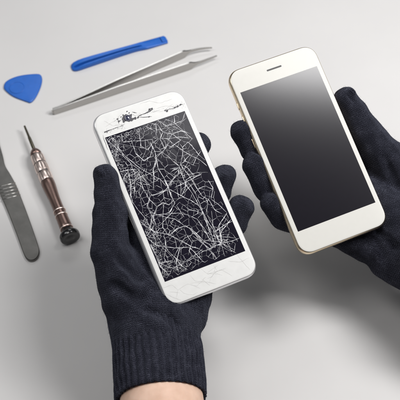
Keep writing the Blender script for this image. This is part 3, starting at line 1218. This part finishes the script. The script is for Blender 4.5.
s_collar, s_g0, s_g1, s_r1, s_r2, s_r3 = sp_(33.5, 150), sp_(35, 156), sp_(44, 183), sp_(58, 212.5), sp_(60.5, 217), sp_(66, 230)
sh = link('bit_shaft', lathe('bit_shaft', o0, axs, [(0, 0.075), (0.05, 0.085), (s_collar * 0.45, 0.10), (s_collar * 0.5, 0.13), (s_collar + 0.3, 0.15)], 32), MAT['bit'], sdv)
sharp(sh.data, 30)
co = link('collar', lathe('collar', o0, axs, [(s_collar - 0.05, 0.17), (s_collar, 0.26), (s_collar + 0.15, 0.36), (s_collar + 0.35, 0.44), (s_g0 + 0.05, 0.48)]), MAT['bronze'], sdv)
core = link('grip_core', lathe('grip_core', o0, axs, [(s_g0, 0.475), (s_g1, 0.505)]), MAT['dark_part'], sdv)
# rows of curved metal scales
a_, e1, e2 = frame(axs)
rows = 3
Vs, Fs = [], []
span = (s_g1 - s_g0) / rows
for r in range(rows):
    for k in range(6):
        aa = 2 * math.pi * (k + 0.5 * (r % 2)) / 6
        w_ = 2 * math.pi / 6 * 0.46
        g = 7
        b0 = len(Vs)
        for i in range(g):
            for j in range(g):
                u, v = i / (g - 1) * 2 - 1, j / (g - 1) * 2 - 1
                edge = max(abs(u) ** 14, abs(v) ** 14)
                rad = 0.485 + 0.02 * r / rows + 0.05 * (1 - 0.3 * u * u - 0.35 * v * v) * (1 - edge) + 0.012
                t = s_g0 + (r + 0.5 + v * 0.45 + 0.06 * (u * u)) * span
                ang = aa + u * w_
                Vs.append(o0 + axs * t + rad * (math.cos(ang) * e1 + math.sin(ang) * e2))
        for i in range(g - 1):
            for j in range(g - 1):
                q = b0 + i * g + j
                Fs.append((q, q + 1, q + g + 1, q + g))
gs = link('grip_scales', mesh_pf('grip_scales', Vs, Fs), MAT['scale'], sdv)
hd = link('handle', lathe('handle', o0, axs, [(s_g1 - 0.02, 0.50), (s_g1 + 0.1, 0.535), (s_g1 + 0.5, 0.53), (s_g1 + 1.1, 0.48), (s_g1 + 1.8, 0.43), (s_r1 - 0.5, 0.42), (s_r1, 0.44), (s_r2, 0.46), (s_r3 - 0.3, 0.485), (s_r3, 0.49), (s_r3 + 0.08, 0.44)]), MAT['bronze'], sdv)
for s in (s_r1, s_r2, s_r3 - 0.05):
    rg = link('silver_ring', lathe('silver_ring', o0, axs, [(s - 0.045, 0.43), (s - 0.045, 0.485 + 0.02 * (s > s_r2)), (s - 0.015, 0.50 + 0.02 * (s > s_r2)), (s + 0.015, 0.50 + 0.02 * (s > s_r2)), (s + 0.045, 0.485 + 0.02 * (s > s_r2)), (s + 0.045, 0.43)]), MAT['scale'], sdv)
    sharp(rg.data, 40)
cp = link('swivel_cap', lathe('swivel_cap', o0, axs, [(s_r3 + 0.02, 0.44), (s_r3 + 0.22, 0.46), (s_r3 + 0.42, 0.60), (s_r3 + 0.50, 0.74), (s_r3 + 0.60, 0.785), (s_r3 + 0.82, 0.785), (s_r3 + 0.92, 0.74), (s_r3 + 0.94, 0.66), (s_r3 + 0.90, 0.50), (s_r3 + 0.89, 0.30), (s_r3 + 0.93, 0.24), (s_r3 + 0.93, 0.08)]), MAT['black_plastic'], sdv)
sharp(cp.data, 50)

# --- scalpel handle
out = poly_table([(-8, 120), (-4, 132), (0, 146), (3.2, 157), (4.2, 163), (6, 168), (10, 174), (15.5, 184), (19, 192), (30, 221), (38.5, 246), (39.8, 252), (38.5, 257), (35, 260.5), (30.5, 261.5), (26.5, 259.5), (23.5, 254), (18, 238), (8, 212), (1, 196), (-4, 184), (-8, 172), (-9.5, 164), (-12, 156), (-16, 140), (-19, 125)], 0.15)
out = smooth_poly(out, 2)
ctr = np.mean(out, 0)
rings = []
for ins, z in ((0.05, 0.004), (0.0, 0.04), (0.0, 0.22), (0.05, 0.27)):
    rings.append([(x - ctr[0], y - ctr[1], z) for x, y in inset_poly(out, ins)])
sch = thing('scalpel_handle', 'flat dark steel scalpel handle with ridged grip at the left edge', 'scalpel handle', loc=(ctr[0], ctr[1], 0))
sb = link('handle_blade', loft('handle_blade', rings), MAT['dark_steel'], sch)
bmx = bmesh.new()
bmx.from_mesh(sb.data)
bmesh.ops.recalc_face_normals(bmx, faces=bmx.faces)
bmx.to_mesh(sb.data)
bmx.free()
sharp(sb.data, 30)
for k in range(5):
    x0, y0 = -5.0 + k * 1.35, 187.5 + k * 3.1
    x1, y1 = 15.4 + k * 1.25, 182.5 + k * 3.0
    a, b = at(x0 + 1.5, y0 - 0.3, 0.28), at(x1, y1, 0.28)
    d = (b - a) / np.linalg.norm(b - a)
    nr = np.array([-d[1], d[0], 0])
    rg = []
    for q in (a, b):
        rg.append([q - np.array([ctr[0], ctr[1], 0]) + nr * x + np.array([0, 0, z]) for x, z in ((-0.05, -0.03), (-0.035, 0.005), (0, 0.02), (0.035, 0.005), (0.05, -0.03))])
    link('grip_ridge', loft('grip_ridge', rg), MAT['steel'], sch)

# ------------------------------------------------------------------ light
world = bpy.data.worlds.new('World')
scene.world = world
world.use_nodes = True
bg = world.node_tree.nodes['Background']
bg.inputs['Color'].default_value = (0.95, 0.97, 1.0, 1)
bg.inputs['Strength'].default_value = 0.08


def softbox(name, loc, target, size, power, col=(1, 1, 1), size_y=None):
    ld = bpy.data.lights.new(name, 'AREA')
    ld.shape = 'RECTANGLE'
    ld.size = size
    ld.size_y = size_y or size
    ld.energy = power
    ld.color = col
    o = bpy.data.objects.new(name, ld)
    COL.objects.link(o)
    o.location = loc
    o.rotation_euler = (Vector(target) - Vector(loc)).to_track_quat('-Z', 'Y').to_euler()
    return o


softbox('softbox_lamp', (57, -1, 70), (3, -4, 3), 18, 38000, (1.0, 0.985, 0.97))
softbox('softbox_lamp', (35, 11.5, 82), (35, 11.5, 0), 28, 50000, (1.0, 0.99, 0.985), 26)
softbox('softbox_lamp', (-24, -9, 84), (-12, -6, 0), 30, 17000, (1.0, 0.985, 0.97))
softbox('softbox_lamp', (-54, 0, 66), (-4, -4, 3), 30, 10500, (0.98, 0.99, 1.0))
softbox('softbox_lamp', (-9, 74, 72), (-4, 8, 0), 40, 11000, (0.97, 0.985, 1.0), 18)

scene.view_settings.view_transform = 'Standard'
scene.view_settings.look = 'None'
scene.view_settings.exposure = 0.0
scene.view_settings.gamma = 1.0
scene.render.engine = 'CYCLES'
